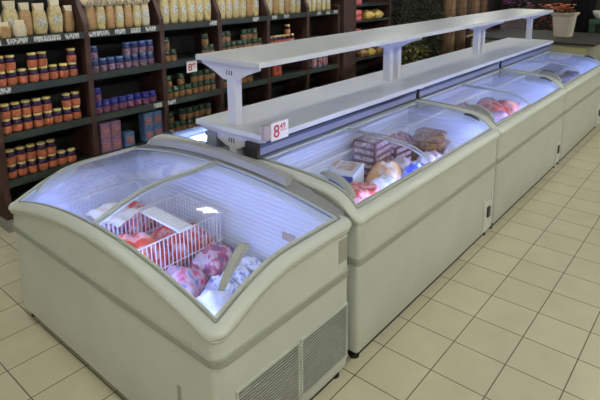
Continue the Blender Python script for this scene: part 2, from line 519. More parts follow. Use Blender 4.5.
# row freezers, lengthwise, back to back under the shelves
RL, RD = 2.03, 0.87
PR = [(0.0, 0.885), (0.05, 0.905), (0.095, 0.950), (0.15, 0.980), (0.215, 1.000), (0.39, 1.018), (0.63, 1.028), (0.9, 1.030)]
def z_row(x, y):
    d = RD - x
    for (a, za), (b, zb) in zip(PR, PR[1:]):
        if d <= b:
            k = max(0, (d - a) / (b - a)); return za + (zb - za) * k
    return PR[-1][1]
def row_freezer(label):
    t = empty('chest_freezer', (0, 0, 0), label, 'freezer', 'island freezers')
    freezer_common(t, RD, RL, z_row, 0.62, 30, 20, 0.035)
    a = lid('glass_lid', z_row, 0.135, RD - 0.06, 0.06, 0.93, 0.006, t, 0.007)
    curve_handle(lambda x, y: z_row(x, y) + 0.008, [(0.53 + 0.25 * i / 10, 0.115 - 0.03 * i / 10) for i in range(11)], a, MT['handle'], 0.02, 0.03)
    b = lid('glass_lid', z_row, 0.135, RD - 0.06, 0.91, RL - 0.06, -0.004, t, 0.007)
    curve_handle(lambda x, y: z_row(x, y) - 0.002, [(0.60 + 0.13 * i / 8, RL - 0.10) for i in range(9)], b, MT['handle_dark'], 0.014, 0.015)
    # slate rail between the lids and the shelf
    bm = bmesh.new()
    add_box(bm, 0.02, 0.115, 0.01, RL - 0.01, 1.045, 1.14, 0.004)
    lr = from_bm('light_rail', bm, MT['rail_face'], t)
    bm = bmesh.new()
    add_box(bm, 0.11, 0.124, 0.01, RL - 0.01, 1.046, 1.060)
    add_box(bm, 0.11, 0.124, 0.01, RL - 0.01, 1.108, 1.132)
    from_bm('rail_trim', bm, MT['rail_blue'], lr)
    box('rail_end_cap', 0.02, 0.127, 0.003, 0.03, 1.046, 1.141, MT['dark'], t, 0.004)
    box('back_deck', 0.02, 0.130, 0.05, RL - 0.05, 1.02, 1.047, MT['deck'], t)
    bm = bmesh.new(); add_tube(bm, [(RD - 0.09, 0.12, 0.84), (RD - 0.09, RL - 0.12, 0.84)], 0.011, 8)
    from_bm('light_strip', bm, MT['strip'], t, True)
    bm = bmesh.new()
    add_box(bm, RD - 0.014, RD - 0.006, RL - 0.225, RL - 0.20, 0.09, 0.36)
    add_box(bm, RD - 0.014, RD - 0.006, RL - 0.085, RL - 0.06, 0.09, 0.41)
    add_box(bm, RD - 0.014, RD - 0.010, RL - 0.201, RL - 0.084, 0.09, 0.33)
    lk = from_bm('control_plate', bm, MT['steel'], t)
    box('knob', RD - 0.011, RD + 0.004, RL - 0.165, RL - 0.115, 0.20, 0.29, MT['handle_dark'], lk, 0.006)
    return t
R1 = row_freezer('long chest freezer with brown box stack inside, next to the crosswise end freezer')
R1.location = (-0.886, -0.25, 0)
dup(R1, (-0.886, 1.785, 0), 0, 'middle long chest freezer of the aisle row, holding red bags')
dup(R1, (-0.886, 3.82, 0), 0, 'farthest long chest freezer of the aisle row, holding dark packs')
for k, nm in enumerate(('nearest', 'middle', 'farthest')):
    dup(R1, (-1.123, -0.25 + 2.035 * k + RL, 0), PI, '%s chest freezer on the wall-shelf side, behind the white shelves' % nm)

# ------------------------------------------------------------------ white display shelves above the freezers
XC = -1.005
def display_shelf(y0, y1, label):
    t = empty('display_shelf', (XC, y0, 0), label, 'shelf', 'white shelves over the freezers')
    L = y1 - y0
    box('lower_shelf', -0.318, 0.325, 0.003, L - 0.003, 1.175, 1.21, MT['shelf'], t, 0.005)
    box('upper_shelf', -0.29, 0.29, 0.003, L - 0.003, 1.61, 1.645, MT['shelf'], t, 0.005)
    for yy in (0.07, L - 0.07):
        box('post', -0.035, 0.035, yy - 0.03, yy + 0.03, 1.0, 1.61, MT['post'], t, 0.004)
        box('post_foot', -0.04, 0.04, yy - 0.03, yy + 0.03, 0.0, 1.0, MT['rail_blue'], t)
        for zt, r0 in ((1.61, 0.265), (1.175, 0.295)):
            bm = bmesh.new()
            for s in (0.0,):
                prof = [(-r0, zt), (-r0, zt - 0.02), (-0.16, zt - 0.055), (-0.06, zt - 0.105), (0.06, zt - 0.105), (0.16, zt - 0.055), (r0, zt - 0.02), (r0, zt)]
                f = [bm.verts.new((x, yy - 0.036, z)) for x, z in prof]
                b = [bm.verts.new((x, yy - 0.030, z)) for x, z in prof]
                bm.faces.new(f); bm.faces.new(b[::-1])
                for i in range(len(prof)):
                    j = (i + 1) % len(prof)
                    bm.faces.new((f[i], f[j], b[j], b[i]))
            br = from_bm('bracket', bm, MT['post'], t)
            bm = bmesh.new()
            for i in range(3):
                add_box(bm, -0.03 + 0.022 * i, -0.022 + 0.022 * i, yy - 0.0375, yy - 0.0355, zt - 0.075, zt - 0.045)
            from_bm('bracket_slots', bm, MT['rail_blue'], br)
    return t
display_shelf(-0.26, 1.74, 'nearest white two-tier shelf over the freezers, carrying the price tag')
display_shelf(1.74, 3.74, 'middle white two-tier shelf section over the freezers')
display_shelf(3.74, 5.68, 'farthest white two-tier shelf section over the freezers, before the cream pot')

# ------------------------------------------------------------------ price signs
def text_mesh(name, s, size, m, parent, loc, rot, align='LEFT'):
    cu = bpy.data.curves.new(name, 'FONT')
    cu.body = s; cu.size = size; cu.extrude = 0.0006; cu.align_x = align; cu.offset = size * 0.012
    tmp = bpy.data.objects.new(name, cu)
    COL.objects.link(tmp)
    bpy.context.view_layer.update()
    me = bpy.data.meshes.new_from_object(tmp.evaluated_get(bpy.context.evaluated_depsgraph_get()))
    bpy.data.objects.remove(tmp, do_unlink=True)
    o = new_obj(name, me, parent, None)
    me.materials.clear(); me.materials.append(m)
    o.location = loc; o.rotation_euler = rot
    return o
def price_sign(loc, w, h, label, rz=0.0, big='8', small='49'):
    t = empty('price_sign', loc, label, 'price sign', None, rz)
    box('card', -0.0015, 0.0015, 0, w, -h, 0, MT['paper'], t)
    box('holder', -0.006, 0.004, -0.002, w + 0.002, -0.004, 0.006, MT['holder'], t)
    rot = (PI / 2, 0, PI / 2)
    text_mesh('price_figure', big, h * 0.95, MT['red_ink'], t, (0.002, w * 0.12, -h * 0.84), rot)
    text_mesh('price_cents', small, h * 0.44, MT['red_ink'], t, (0.002, w * 0.50, -h * 0.46), rot)
    box('underline', 0.0015, 0.0022, w * 0.52, w * 0.88, -h * 0.56, -h * 0.53, MT['red_ink'], t)
    return t
ps = price_sign((-0.662, -0.225, 1.287), 0.152, 0.115, 'white price sign with red figures clipped to the near white lower shelf')
box('clip', -0.03, -0.001, -0.055, 0.0, -0.10, -0.01, MT['holder'], ps)

# ------------------------------------------------------------------ goods
def pillow_bm(w, l, h, seed=0, n=14, crimp=True, lump=0.15):
    r = random.Random(seed)
    ph = [r.uniform(0, 6.28) for _ in range(6)]
    bm = bmesh.new(); g = {}
    for i in range(n + 1):
        for j in range(n + 1):
            u = -1 + 2 * i / n; v = -1 + 2 * j / n
            e = (max(0, 1 - abs(u) ** 3.0)) ** 0.6 * (max(0, 1 - abs(v) ** (3.0 if crimp else 2.2))) ** 0.6
            nb = 1 + lump * (math.sin(4 * u + ph[0]) * math.sin(5 * v + ph[1]) + 0.6 * math.sin(9 * u + ph[2]) * math.sin(8 * v + ph[3]))
            sx = 1 - 0.06 * (1 - abs(v)) + 0.02 * math.sin(7 * v + ph[4])
            sy = 1 - 0.05 * (1 - abs(u))
            x, y = u * w / 2 * sx, v * l / 2 * sy
            top = h * (0.45 + 0.55 * e * nb) if e > 0 else h * 0.45
            bot = h * 0.45 * (1 - min(1, e * 1.6))
            if i in (0, n) or j in (0, n):
                g[i, j, 1] = g[i, j, 0] = bm.verts.new((x, y, h * 0.45))
            else:
                g[i, j, 1] = bm.verts.new((x, y, top)); g[i, j, 0] = bm.verts.new((x, y, bot))
    for i in range(n):
        for j in range(n):
            for k in (1, 0):
                q = [g[i, j, k], g[i + 1, j, k], g[i + 1, j + 1, k], g[i, j + 1, k]]
                q = list(dict.fromkeys(q))
                if k == 0: q = q[::-1]
                if len(q) > 2:
                    try: bm.faces.new(q)
                    except ValueError: pass
    return bm

def frozen_bag(x, y, z, w, l, h, m, label, rz=0.0, tilt=(0, 0), seed=0, group=None):
    o = from_bm('frozen_bag', pillow_bm(w, l, h, seed), m, None, True, (x, y, z))
    o.rotation_euler = (tilt[0], tilt[1], rz)
    return tag(o, label, 'frozen food bag', group)

def frozen_box(x, y, z, w, l, h, m, m2, label, rz=0.0, group=None, tilt=(0, 0)):
    t = empty('frozen_box', (x, y, z), label, 'frozen food box', group, rz)
    t.rotation_euler = (tilt[0], tilt[1], rz)
    box('carton', -w / 2, w / 2, -l / 2, l / 2, 0, h, m, t, min(0.004, h * 0.1))
    bm = bmesh.new()
    add_box(bm, -w * 0.40, w * 0.40, -l * 0.40, l * 0.40, h - 0.0005, h + 0.0006)
    add_box(bm, w / 2 - 0.0005, w / 2 + 0.0006, -l * 0.42, l * 0.42, h * 0.25, h * 0.8)
    add_box(bm, -w * 0.42, w * 0.42, -l / 2 - 0.0006, -l / 2 + 0.0005, h * 0.25, h * 0.8)
    from_bm('printed_panel', bm, m2, t)
    return t

PK = {
    'blue': pack_mat('film_blue', [(0.05, 0.08, 0.45), (0.10, 0.14, 0.55), (0.60, 0.62, 0.72), (0.06, 0.08, 0.40)], 14),
    'red': pack_mat('film_red', [(0.55, 0.05, 0.05), (0.60, 0.10, 0.07), (0.75, 0.45, 0.42), (0.62, 0.12, 0.06)], 16),
    'redorange': pack_mat('film_red_orange', [(0.62, 0.06, 0.03), (0.68, 0.12, 0.06), (0.66, 0.40, 0.38), (0.58, 0.05, 0.04)], 14),
    'pinkblue': pack_mat('film_pink_blue', [(0.50, 0.05, 0.12), (0.60, 0.30, 0.34), (0.52, 0.44, 0.48), (0.10, 0.11, 0.40)], 20),
    'clear': pack_mat('film_clear_red', [(0.46, 0.34, 0.36), (0.56, 0.46, 0.50), (0.48, 0.10, 0.12), (0.14, 0.13, 0.36)], 20),
    'bluewhite': pack_mat('film_blue_white', [(0.10, 0.15, 0.55), (0.72, 0.74, 0.80), (0.78, 0.79, 0.84), (0.20, 0.28, 0.66)], 24),
    'white': pack_mat('film_white', [(0.72, 0.72, 0.75), (0.80, 0.80, 0.82), (0.66, 0.66, 0.72), (0.60, 0.55, 0.60)], 10),
    'orange': pack_mat('film_orange', [(0.70, 0.62, 0.55), (0.72, 0.38, 0.12), (0.70, 0.42, 0.20), (0.75, 0.70, 0.66)], 12),
    'brown': pack_mat('film_brown', [(0.10, 0.04, 0.025), (0.20, 0.09, 0.04), (0.42, 0.24, 0.09), (0.07, 0.035, 0.03)], 18),
    'maroon': pack_mat('film_maroon', [(0.28, 0.05, 0.06), (0.36, 0.10, 0.10), (0.55, 0.42, 0.42), (0.30, 0.08, 0.08)], 18),
    'pale': pack_mat('film_pale_pink', [(0.62, 0.50, 0.52), (0.70, 0.64, 0.68), (0.56, 0.36, 0.40), (0.66, 0.58, 0.60)], 16),
    'dark': pack_mat('film_dark', [(0.05, 0.05, 0.08), (0.12, 0.11, 0.15), (0.30, 0.26, 0.30), (0.07, 0.06, 0.08)], 18),
    'yellow': pack_mat('film_yellow', [(0.60, 0.42, 0.06), (0.66, 0.48, 0.10), (0.45, 0.25, 0.05), (0.62, 0.50, 0.18)], 16),
}
MT['box_brown'] = mat('carton_brown', (0.22, 0.06, 0.05), 0.4, var=0.2, scale=20)
MT['box_stripe'] = pack_mat('carton_stripe', [(0.62, 0.52, 0.50), (0.70, 0.62, 0.58), (0.35, 0.12, 0.10), (0.66, 0.58, 0.56)], 30, 0.4)
MT['box_blue'] = mat('carton_blue', (0.06, 0.10, 0.42), 0.35, var=0.2, scale=20)
MT['box_white'] = mat('carton_white', (0.76, 0.75, 0.74), 0.4)
MT['box_red'] = mat('carton_red', (0.5, 0.06, 0.07), 0.4, var=0.2, scale=14)

# wire baskets inside the end freezer
MT['wire'] = mat('white_wire', (0.80, 0.80, 0.83), 0.35)
def wire_basket(x0, x1, y0, y1, z0, z1, label):
    t = empty('wire_basket', (x0, y0, z0), label, 'basket', 'wire baskets in the end freezer')
    W, D, H = x1 - x0, y1 - y0, z1 - z0
    r = 0.0031
    def panel(a, b, n, nm):
        bm = bmesh.new()
        for i in range(n + 1):
            k = i / n
            px, py = a[0] + (b[0] - a[0]) * k, a[1] + (b[1] - a[1]) * k
            add_tube(bm, [(px, py, r), (px, py, H)], r, 5)
        for zz in (H * 0.45,):
            add_tube(bm, [(a[0], a[1], zz), (b[0], b[1], zz)], r, 5)
        from_bm(nm, bm, MT['wire'], t)
    panel((0, 0), (W, 0), int(W / 0.026), 'wire_side')
    panel((0, D), (W, D), int(W / 0.026), 'wire_side')
    panel((0, 0), (0, D), int(D / 0.026), 'wire_side')
    panel((W, 0), (W, D), int(D / 0.026), 'wire_side')
    bm = bmesh.new()
    for i in range(int(W / 0.03) + 1):
        add_tube(bm, [(min(W, i * 0.03), 0, r), (min(W, i * 0.03), D, r)], r, 5)
    from_bm('wire_floor', bm, MT['wire'], t)
    bm = bmesh.new()
    for a, b in (((0, 0), (W, 0)), ((W, 0), (W, D)), ((W, D), (0, D)), ((0, D), (0, 0))):
        add_tube(bm, [(a[0], a[1], H), (b[0], b[1], H)], 0.004, 6)
    from_bm('top_wire', bm, MT['wire'], t)
wire_basket(-1.70, -1.285, -1.09, -0.52, 0.453, 0.755, 'left white wire basket in the end freezer, under the white flyer')
wire_basket(-1.265, -0.85, -1.09, -0.46, 0.453, 0.755, 'right white wire basket in the end freezer, holding a bright red bag')

E1 = 0.4535
gE = 'packs in the end freezer'
frozen_bag(-1.06, -0.93, E1 + 0.005, 0.36, 0.28, 0.25, PK['redorange'], 'bright red bag at the front of the right wire basket', 0.15, seed=1, group=gE)
frozen_bag(-1.05, -0.64, E1 + 0.005, 0.34, 0.30, 0.22, PK['redorange'], 'orange-red bag at the back of the right wire basket', 0.1, seed=2, group=gE)
frozen_bag(-1.49, -0.92, E1 + 0.005, 0.34, 0.27, 0.20, PK['clear'], 'pale bag at the front of the left wire basket', 0.0, seed=3, group=gE)
frozen_bag(-1.49, -0.66, E1 + 0.005, 0.32, 0.22, 0.23, PK['red'], 'red bag at the back of the left wire basket', 0.1, seed=4, group=gE)
frozen_bag(-0.70, -0.90, E1, 0.24, 0.24, 0.18, PK['pinkblue'], 'pink and blue printed bag right of the wire baskets, near the front', 0.5, seed=5, group=gE)
frozen_bag(-0.75, -0.62, E1, 0.19, 0.26, 0.18, PK['clear'], 'clear bag with red contents right of the wire baskets, towards the back', 0.3, seed=6, group=gE)
frozen_bag(-0.39, -0.935, E1, 0.26, 0.24, 0.18, PK['white'], 'white bag lying in the near right corner of the end freezer', 0.3, seed=7, group=gE)
for i, (x, y) in enumerate(((-0.555, -0.735), (-0.565, -0.62), (-0.575, -0.505))):
    frozen_bag(x, y, E1, 0.18, 0.108, 0.12, PK['bluewhite'], '%s small blue and white pack of the line under the right handle' % ('nearest', 'middle', 'farthest')[i], 0.1, seed=8 + i, group=gE)

# flyer and ribbed white pack lying on the baskets
bm = bmesh.new(); g = {}
n = 12
cs = [Vector((-1.46, -0.84)), Vector((-1.19, -0.80)), Vector((-1.10, -1.0)), Vector((-1.41, -1.04))]
for i in range(n + 1):
    for j in range(n + 1):
        u, v = i / n, j / n
        p = cs[0] * (1 - u) * (1 - v) + cs[1] * u * (1 - v) + cs[2] * u * v + cs[3] * (1 - u) * v
        z = 0.772 + 0.022 * math.sin(u * 5 + 0.5) ** 2 + 0.008 * math.sin(v * 7) ** 2
        for k in (0, 1): g[i, j, k] = bm.verts.new((p.x, p.y, z + 0.001 * k))
for i in range(n):
    for j in range(n):
        bm.faces.new((g[i, j, 1], g[i + 1, j, 1], g[i + 1, j + 1, 1], g[i, j + 1, 1]))
        bm.faces.new((g[i, j, 0], g[i, j + 1, 0], g[i + 1, j + 1, 0], g[i + 1, j, 0]))
fl = from_bm('flyer', bm, pack_mat('flyer_paper', [(0.92, 0.90, 0.90), (0.93, 0.91, 0.91), (0.92, 0.90, 0.90), (0.85, 0.66, 0.64)], 7, 0.5), None, True)
tag(fl, 'crumpled white paper flyer with faint red print on the wire baskets', 'flyer')
bm = bmesh.new()
for i in range(14):
    add_box(bm, -0.19 + i * 0.0275, -0.19 + i * 0.0275 + 0.023, -0.045, 0.045, 0.0, 0.016, 0.003)
add_box(bm, -0.192, 0.195, -0.043, 0.043, 0.001, 0.009)
fp = from_bm('ribbed_tray', bm, MT['paper'], None, False, (-1.02, -0.742, 0.7595)); fp.rotation_euler = (0, 0, -0.03)
tag(fp, 'long ribbed white strip lying across the right wire basket', 'tray')

# first row freezer
F1 = 0.6205
g1 = 'packs in the freezer next to the end freezer'
ORD6 = ('bottom', 'second', 'third', 'fourth', 'fifth', 'topmost')
for k in range(6):
    frozen_box(-0.65, 0.87, F1 + k * 0.0525, 0.19, 0.25, 0.051, MT['box_brown'], MT['box_stripe'], '%s flat brown box of the tall striped stack in the nearest long freezer' % ORD6[k], 0.05, g1)
for k in range(4):
    frozen_box(-0.64, 1.15, F1 + k * 0.0525, 0.22, 0.25, 0.051, MT['box_brown'], PK['pale'], '%s flat pinkish box of the lower stack behind the tall striped stack' % ('bottom', 'second', 'third', 'topmost')[k], -0.04, g1)
b_ = empty('frozen_box', (-0.555, 0.40, F1), 'white and blue carton beside the near handle of the nearest long freezer', 'frozen food box', g1, 0.30)
box('carton', -0.085, 0.085, -0.13, 0.13, 0, 0.235, MT['box_white'], b_, 0.004)
box('printed_panel', -0.083, 0.083, -0.1312, -0.1295, 0.012, 0.225, MT['box_blue'], b_)
box('picture', -0.06, 0.05, -0.05, 0.10, 0.2345, 0.2358, PK['orange'], b_)
frozen_box(-0.74, 0.60, F1, 0.17, 0.16, 0.16, MT['box_white'], PK['orange'], 'white carton with orange picture beside the tall brown stack', 0.1, g1)
frozen_bag(-0.30, 0.19, F1, 0.27, 0.32, 0.235, PK['red'], 'flat red bag in the near front corner of the first long freezer', 0.1, seed=21, group=g1)
frozen_bag(-0.29, 0.45, F1, 0.24, 0.19, 0.21, PK['white'], 'white bag at the front, behind the red corner bag', 0.2, seed=22, group=g1)
frozen_bag(-0.40, 0.645, F1, 0.24, 0.20, 0.235, PK['orange'], 'orange and white bag in front of the tall brown stack', 0.2, seed=23, group=g1)
frozen_bag(-0.24, 0.78, F1, 0.15, 0.20, 0.235, PK['blue'], 'blue bag against the front wall, right of the orange bag', 0.1, seed=24, group=g1)
frozen_bag(-0.41, 0.88, F1, 0.19, 0.22, 0.20, PK['pale'], 'pale pink bag between tall brown stack and the blue bag', 0.1, seed=25, group=g1)
frozen_bag(-0.28, 1.10, F1, 0.24, 0.24, 0.21, PK['pale'], 'pale pink bag at the front, just beyond the blue bag', 0.1, seed=26, group=g1)
for k in range(4):
    frozen_bag(-0.45 - 0.02 * (k % 2), 1.42 + 0.012 * k, F1 + 0.064 * k, 0.27, 0.26, 0.082, PK['brown'], '%s brown pack of the dark pile at the far end of nearest long freezer' % ('bottom', 'second', 'third', 'topmost')[k], 0.12 * k, seed=30 + k, group=g1)
frozen_bag(-0.73, 1.44, F1, 0.22, 0.28, 0.20, PK['maroon'], 'dark maroon bag against the back wall beside the dark brown pile', 0.0, seed=35, group=g1)
frozen_bag(-0.225, 1.36, F1, 0.14, 0.22, 0.20, PK['pale'], 'small pale bag at the front, beside the dark brown pile', 0.05, seed=36, group=g1)
# second row freezer
g2 = 'packs in the middle long freezer'
for i, (x, y, w_, l_, h_, m, lb) in enumerate((
        (-0.46, 2.72, 0.30, 0.28, 0.27, 'red', 'large red bag in the centre of the red group, middle freezer'),
        (-0.36, 2.92, 0.26, 0.22, 0.26, 'redorange', 'orange-red bag just beyond the large red bag, middle freezer'),
        (-0.30, 2.50, 0.24, 0.26, 0.24, 'pinkblue', 'pink bag nearest the front edge, middle freezer'),
        (-0.25, 3.08, 0.15, 0.16, 0.23, 'white', 'white bag at the front edge beyond the red group, middle freezer'),
        (-0.60, 3.05, 0.26, 0.28, 0.23, 'maroon', 'dark maroon bag behind the red group, middle freezer'),
        (-0.73, 2.72, 0.20, 0.30, 0.21, 'maroon', 'maroon bag by the back wall, middle freezer'),
        (-0.70, 2.40, 0.22, 0.26, 0.13, 'pale', 'pale pink bag by the back wall, near end of middle freezer'),
        (-0.44, 3.34, 0.26, 0.26, 0.16, 'pale', 'pale bag at the far end of middle freezer'))):
    frozen_bag(x, y, F1, w_, l_, h_, PK[m], lb, 0.15 * (i % 3), seed=50 + i, group=g2)
# third row freezer
g3 = 'packs in the farthest long freezer'
for i, (x, y, w_, l_, h_, m, lb) in enumerate((
        (-0.62, 5.20, 0.26, 0.34, 0.22, 'dark', 'dark pack by the back wall, far freezer'),
        (-0.34, 5.02, 0.26, 0.34, 0.21, 'dark', 'dark pack at the front wall, far freezer'),
        (-0.34, 5.40, 0.26, 0.30, 0.22, 'dark', 'second dark pack at the front wall, far freezer'),
        (-0.62, 4.84, 0.24, 0.28, 0.20, 'dark', 'nearest dark pack by the back wall, far freezer'),
        (-0.55, 5.60, 0.20, 0.18, 0.22, 'bluewhite', 'blue and white bag at the far end of far freezer'))):
    frozen_bag(x, y, F1, w_, l_, h_, PK[m], lb, 0.2 * (i % 3), seed=70 + i, group=g3)

# ------------------------------------------------------------------ wall shelving
XF = -3.22
BOARDS = (0.45, 0.85, 1.255, 1.655)
BAYS = [(-0.82, 0.01), (0.01, 0.83), (0.83, 1.62), (1.62, 2.43), (2.43, 3.22), (3.22, 3.99)]
BAYN = ['leftmost', 'second', 'third', 'fourth', 'fifth', 'sixth']
LABELS = {0: {3: [(-0.815, -0.70), (-0.66, -0.49), (-0.44, -0.21), (-0.17, -0.04)], 2: [(-0.80, -0.67)]},
          1: {3: [(0.05, 0.26), (0.32, 0.43), (0.49, 0.60), (0.66, 0.78)], 1: [(0.70, 0.80)]},
          2: {3: [(1.50, 1.60)], 1: [(0.87, 0.98)]},
          3: {3: [(2.18, 2.28)]},
          4: {3: [(2.52, 2.62), (2.75, 2.85)], 2: [(2.60, 2.68)]},
          5: {3: [(3.45, 3.54), (3.66, 3.75), (3.84, 3.93)], 2: [(3.35, 3.43), (3.75, 3.83)]}}
for b, (y0, y1) in enumerate(BAYS):
    t = empty('wall_shelf_unit', (XF, y0, 0), '%s dark shelf bay along the wall, counted from the left' % BAYN[b], 'shelf unit', 'dark wall shelf bays')
    L = y1 - y0
    box('back_panel', -0.46, -0.44, 0, L, 0, 2.35, MT['back'], t)
    bm = bmesh.new()
    add_box(bm, -0.44, 0.0, 0.0, 0.05, 0.11, 1.72)
    vs = [(-0.44, 1.72), (0.0, 1.72), (-0.12, 1.95), (-0.44, 2.2)]
    f = [bm.verts.new((x, 0.0, z)) for x, z in vs]; q = [bm.verts.new((x, 0.05, z)) for x, z in vs]
    bm.faces.new(f); bm.faces.new(q[::-1])
    for i in range(4):
        bm.faces.new((f[i], f[(i + 1) % 4], q[(i + 1) % 4], q[i]))
    from_bm('side_post', bm, MT['wood'], t)
    if b == len(BAYS) - 1:
        box('side_post', -0.44, 0.0, L - 0.05, L, 0.11, 1.72, MT['wood'], t)
    box('kick_plate', -0.43, 0.012, 0.0, L, 0.0, 0.11, MT['skirt'], t)
    box('base_board', -0.44, -0.005, 0.05, L, 0.12, 0.15, MT['board'], t)
    for k, zb in enumerate(BOARDS):
        s = box('shelf_board', -0.44, -0.01, 0.05, L, zb - 0.03, zb, MT['board'], t)
        box('price_rail', -0.012, -0.002, 0.052, L - 0.002, zb - 0.06, zb + 0.004, MT['strip_rail'], s)
        for la, lb in LABELS.get(b, {}).get(k, []):
            box('price_label', -0.003, 0.0, la - y0, lb - y0, zb - 0.05, zb - 0.004, MT['label'], s)

# jars
def make_jar(body, label, lidm, lab):
    t = empty('jar', (0, 0, 0), lab, 'jar')
    bm = bmesh.new()
    add_lathe(bm, [(0.034, 0), (0.041, 0.006), (0.042, 0.03), (0.042, 0.085), (0.038, 0.098), (0.031, 0.106), (0.031, 0.110)], 16)
    from_bm('glass_body', bm, body, t, True)
    bm = bmesh.new()
    add_lathe(bm, [(0.0425, 0.066), (0.0433, 0.067), (0.0433, 0.086), (0.0390, 0.099), (0.0325, 0.107), (0.0315, 0.107)], 16)
    from_bm('label_band', bm, label, t, True)
    bm = bmesh.new()
    add_lathe(bm, [(0.034, 0.109), (0.036, 0.111), (0.036, 0.124), (0.034, 0.127), (0.028, 0.128)], 16)
    o = from_bm('lid', bm, lidm, t); auto_smooth(o, 40)
    return t
def jar_mat(nm, c, v=0.25): return mat(nm, c, 0.18, var=v, scale=30)
KIND = {
    'orange': make_jar(jar_mat('sauce_orange', (0.52, 0.15, 0.075)), jar_mat('label_purple', (0.03, 0.012, 0.05)), jar_mat('lid_yellow', (0.78, 0.60, 0.22), 0.1), 'proto'),
    'blue': make_jar(jar_mat('sauce_pink', (0.24, 0.15, 0.20), 0.5), jar_mat('label_blue', (0.03, 0.04, 0.15)), jar_mat('lid_blue', (0.12, 0.20, 0.42), 0.1), 'proto'),
    'navy': make_jar(jar_mat('sauce_red', (0.22, 0.08, 0.14), 0.5), jar_mat('label_navy', (0.03, 0.03, 0.20)), jar_mat('lid_navy', (0.05, 0.05, 0.30), 0.1), 'proto'),
    'green': make_jar(jar_mat('sauce_brown', (0.30, 0.15, 0.07)), jar_mat('label_green', (0.035, 0.06, 0.035)), jar_mat('lid_green', (0.06, 0.11, 0.07), 0.1), 'proto'),
    'red': make_jar(jar_mat('sauce_tomato', (0.50, 0.10, 0.05)), jar_mat('label_red', (0.35, 0.06, 0.05)), jar_mat('lid_red', (0.40, 0.06, 0.05), 0.1), 'proto'),
}
LOOK = {'orange': 'orange jar with yellow lid', 'blue': 'blue-lidded jar', 'navy': 'navy-lidded jar', 'green': 'green-lidded jar', 'red': 'red jar'}
SHN = {2: 'upper', 1: 'middle', 0: 'lower'}
used = set()
def put_jar(kind, bay, shelf, layer, idx, rank, fill):
    y0 = BAYS[bay][0]
    x = XF - 0.065 - 0.006 * ((idx * 7 + shelf * 3) % 3)
    if fill: x -= 0.095
    loc = (x, y0 + 0.105 + 0.0885 * idx, BOARDS[shelf] + 0.0005 + 0.1285 * layer)
    pl = 'second-row' if fill else ('stacked on top' if layer else 'front bottom layer')
    lab = '%s, %s from left, %s, %s bay %s shelf' % (LOOK[kind], ORD[rank], pl, BAYN[bay], SHN[shelf])
    gp = '%s on the %s bay %s shelf' % ({'orange': 'orange jars', 'blue': 'blue-lidded jars', 'navy': 'navy-lidded jars', 'green': 'green-lidded jars', 'red': 'red jars'}[kind], BAYN[bay], SHN[shelf])
    p = KIND[kind]
    rz = rnd.uniform(-3, 3)
    if kind not in used:
        used.add(kind); p.location = loc; p.rotation_euler = (0, 0, rz); p['label'] = lab; p['group'] = gp
        return p
    return dup(p, loc, rz, lab, gp)
def jar_set(kind, bay, shelf, lower, upper=()):
    for r, i in enumerate(lower): put_jar(kind, bay, shelf, 0, i, r, False)
    for r, i in enumerate(upper): put_jar(kind, bay, shelf, 1, i, r, False)
A8 = range(8)
jar_set('orange', 0, 2, A8, (0, 1, 3, 4, 7))
jar_set('orange', 0, 1, A8, (0, 1, 2, 3, 4, 6, 7))
jar_set('orange', 0, 0, range(7), range(5))
jar_set('blue', 1, 2, A8, (0, 4, 5, 6, 7))
jar_set('navy', 1, 1, A8, (0,))
jar_set('green', 2, 2, (0, 1, 6, 7), (0, 6))
jar_set('green', 2, 1, A8, (0, 2, 4, 5, 6, 7))
jar_set('green', 2, 0, range(7), (0, 2, 3, 4, 5, 6))
jar_set('green', 3, 2, A8, (0, 1, 4, 5, 6))
jar_set('green', 3, 1, (0, 1, 2, 3, 4, 5), (2, 3, 4))
jar_set('red', 3, 0, (0, 1, 2), (2,))
jar_set('orange', 4, 2, range(6), (4,))
jar_set('red', 4, 1, (1, 2), (1,))

# cartons at the foot of the second bay
MT['c_purple'] = mat('carton_purple', (0.30, 0.16, 0.30), 0.4, var=0.2, scale=20)
MT['c_blue'] = mat('carton_sky_blue', (0.10, 0.20, 0.42), 0.4, var=0.2, scale=20)
MT['c_pink'] = mat('print_pink', (0.45, 0.20, 0.22), 0.4, var=0.3, scale=40)
def carton(y, layer, m, label, group):
    t = empty('carton', (XF - 0.09, y, BOARDS[0] + 0.0005 + layer * 0.1505), label, 'carton', group)
    box('carton_body', -0.055, 0.055, -0.053, 0.053, 0, 0.149, m, t, 0.008)
    box('printed_panel', 0.0545, 0.056, -0.040, 0.040, 0.025, 0.105, MT['c_pink'], t)
for i, y in enumerate((0.16, 0.275)):
    for k in range(2):
        carton(y, k, MT['c_purple'], 'purple carton, %s column, %s layer, second bay lower shelf' % (('left', 'right')[i], ('bottom', 'top')[k]), 'purple cartons in the second bay')
carton(0.42, 0, MT['c_blue'], 'single blue carton right of the purple cartons, second bay lower shelf', 'blue cartons in the second bay')
for i, y in enumerate((0.65, 0.762)):
    for k in range(2):
        carton(y, k, MT['c_blue'], 'blue carton, %s column of the right-hand pile, %s layer, second bay' % (('left', 'right')[i], ('bottom', 'top')[k]), 'blue cartons in the second bay')

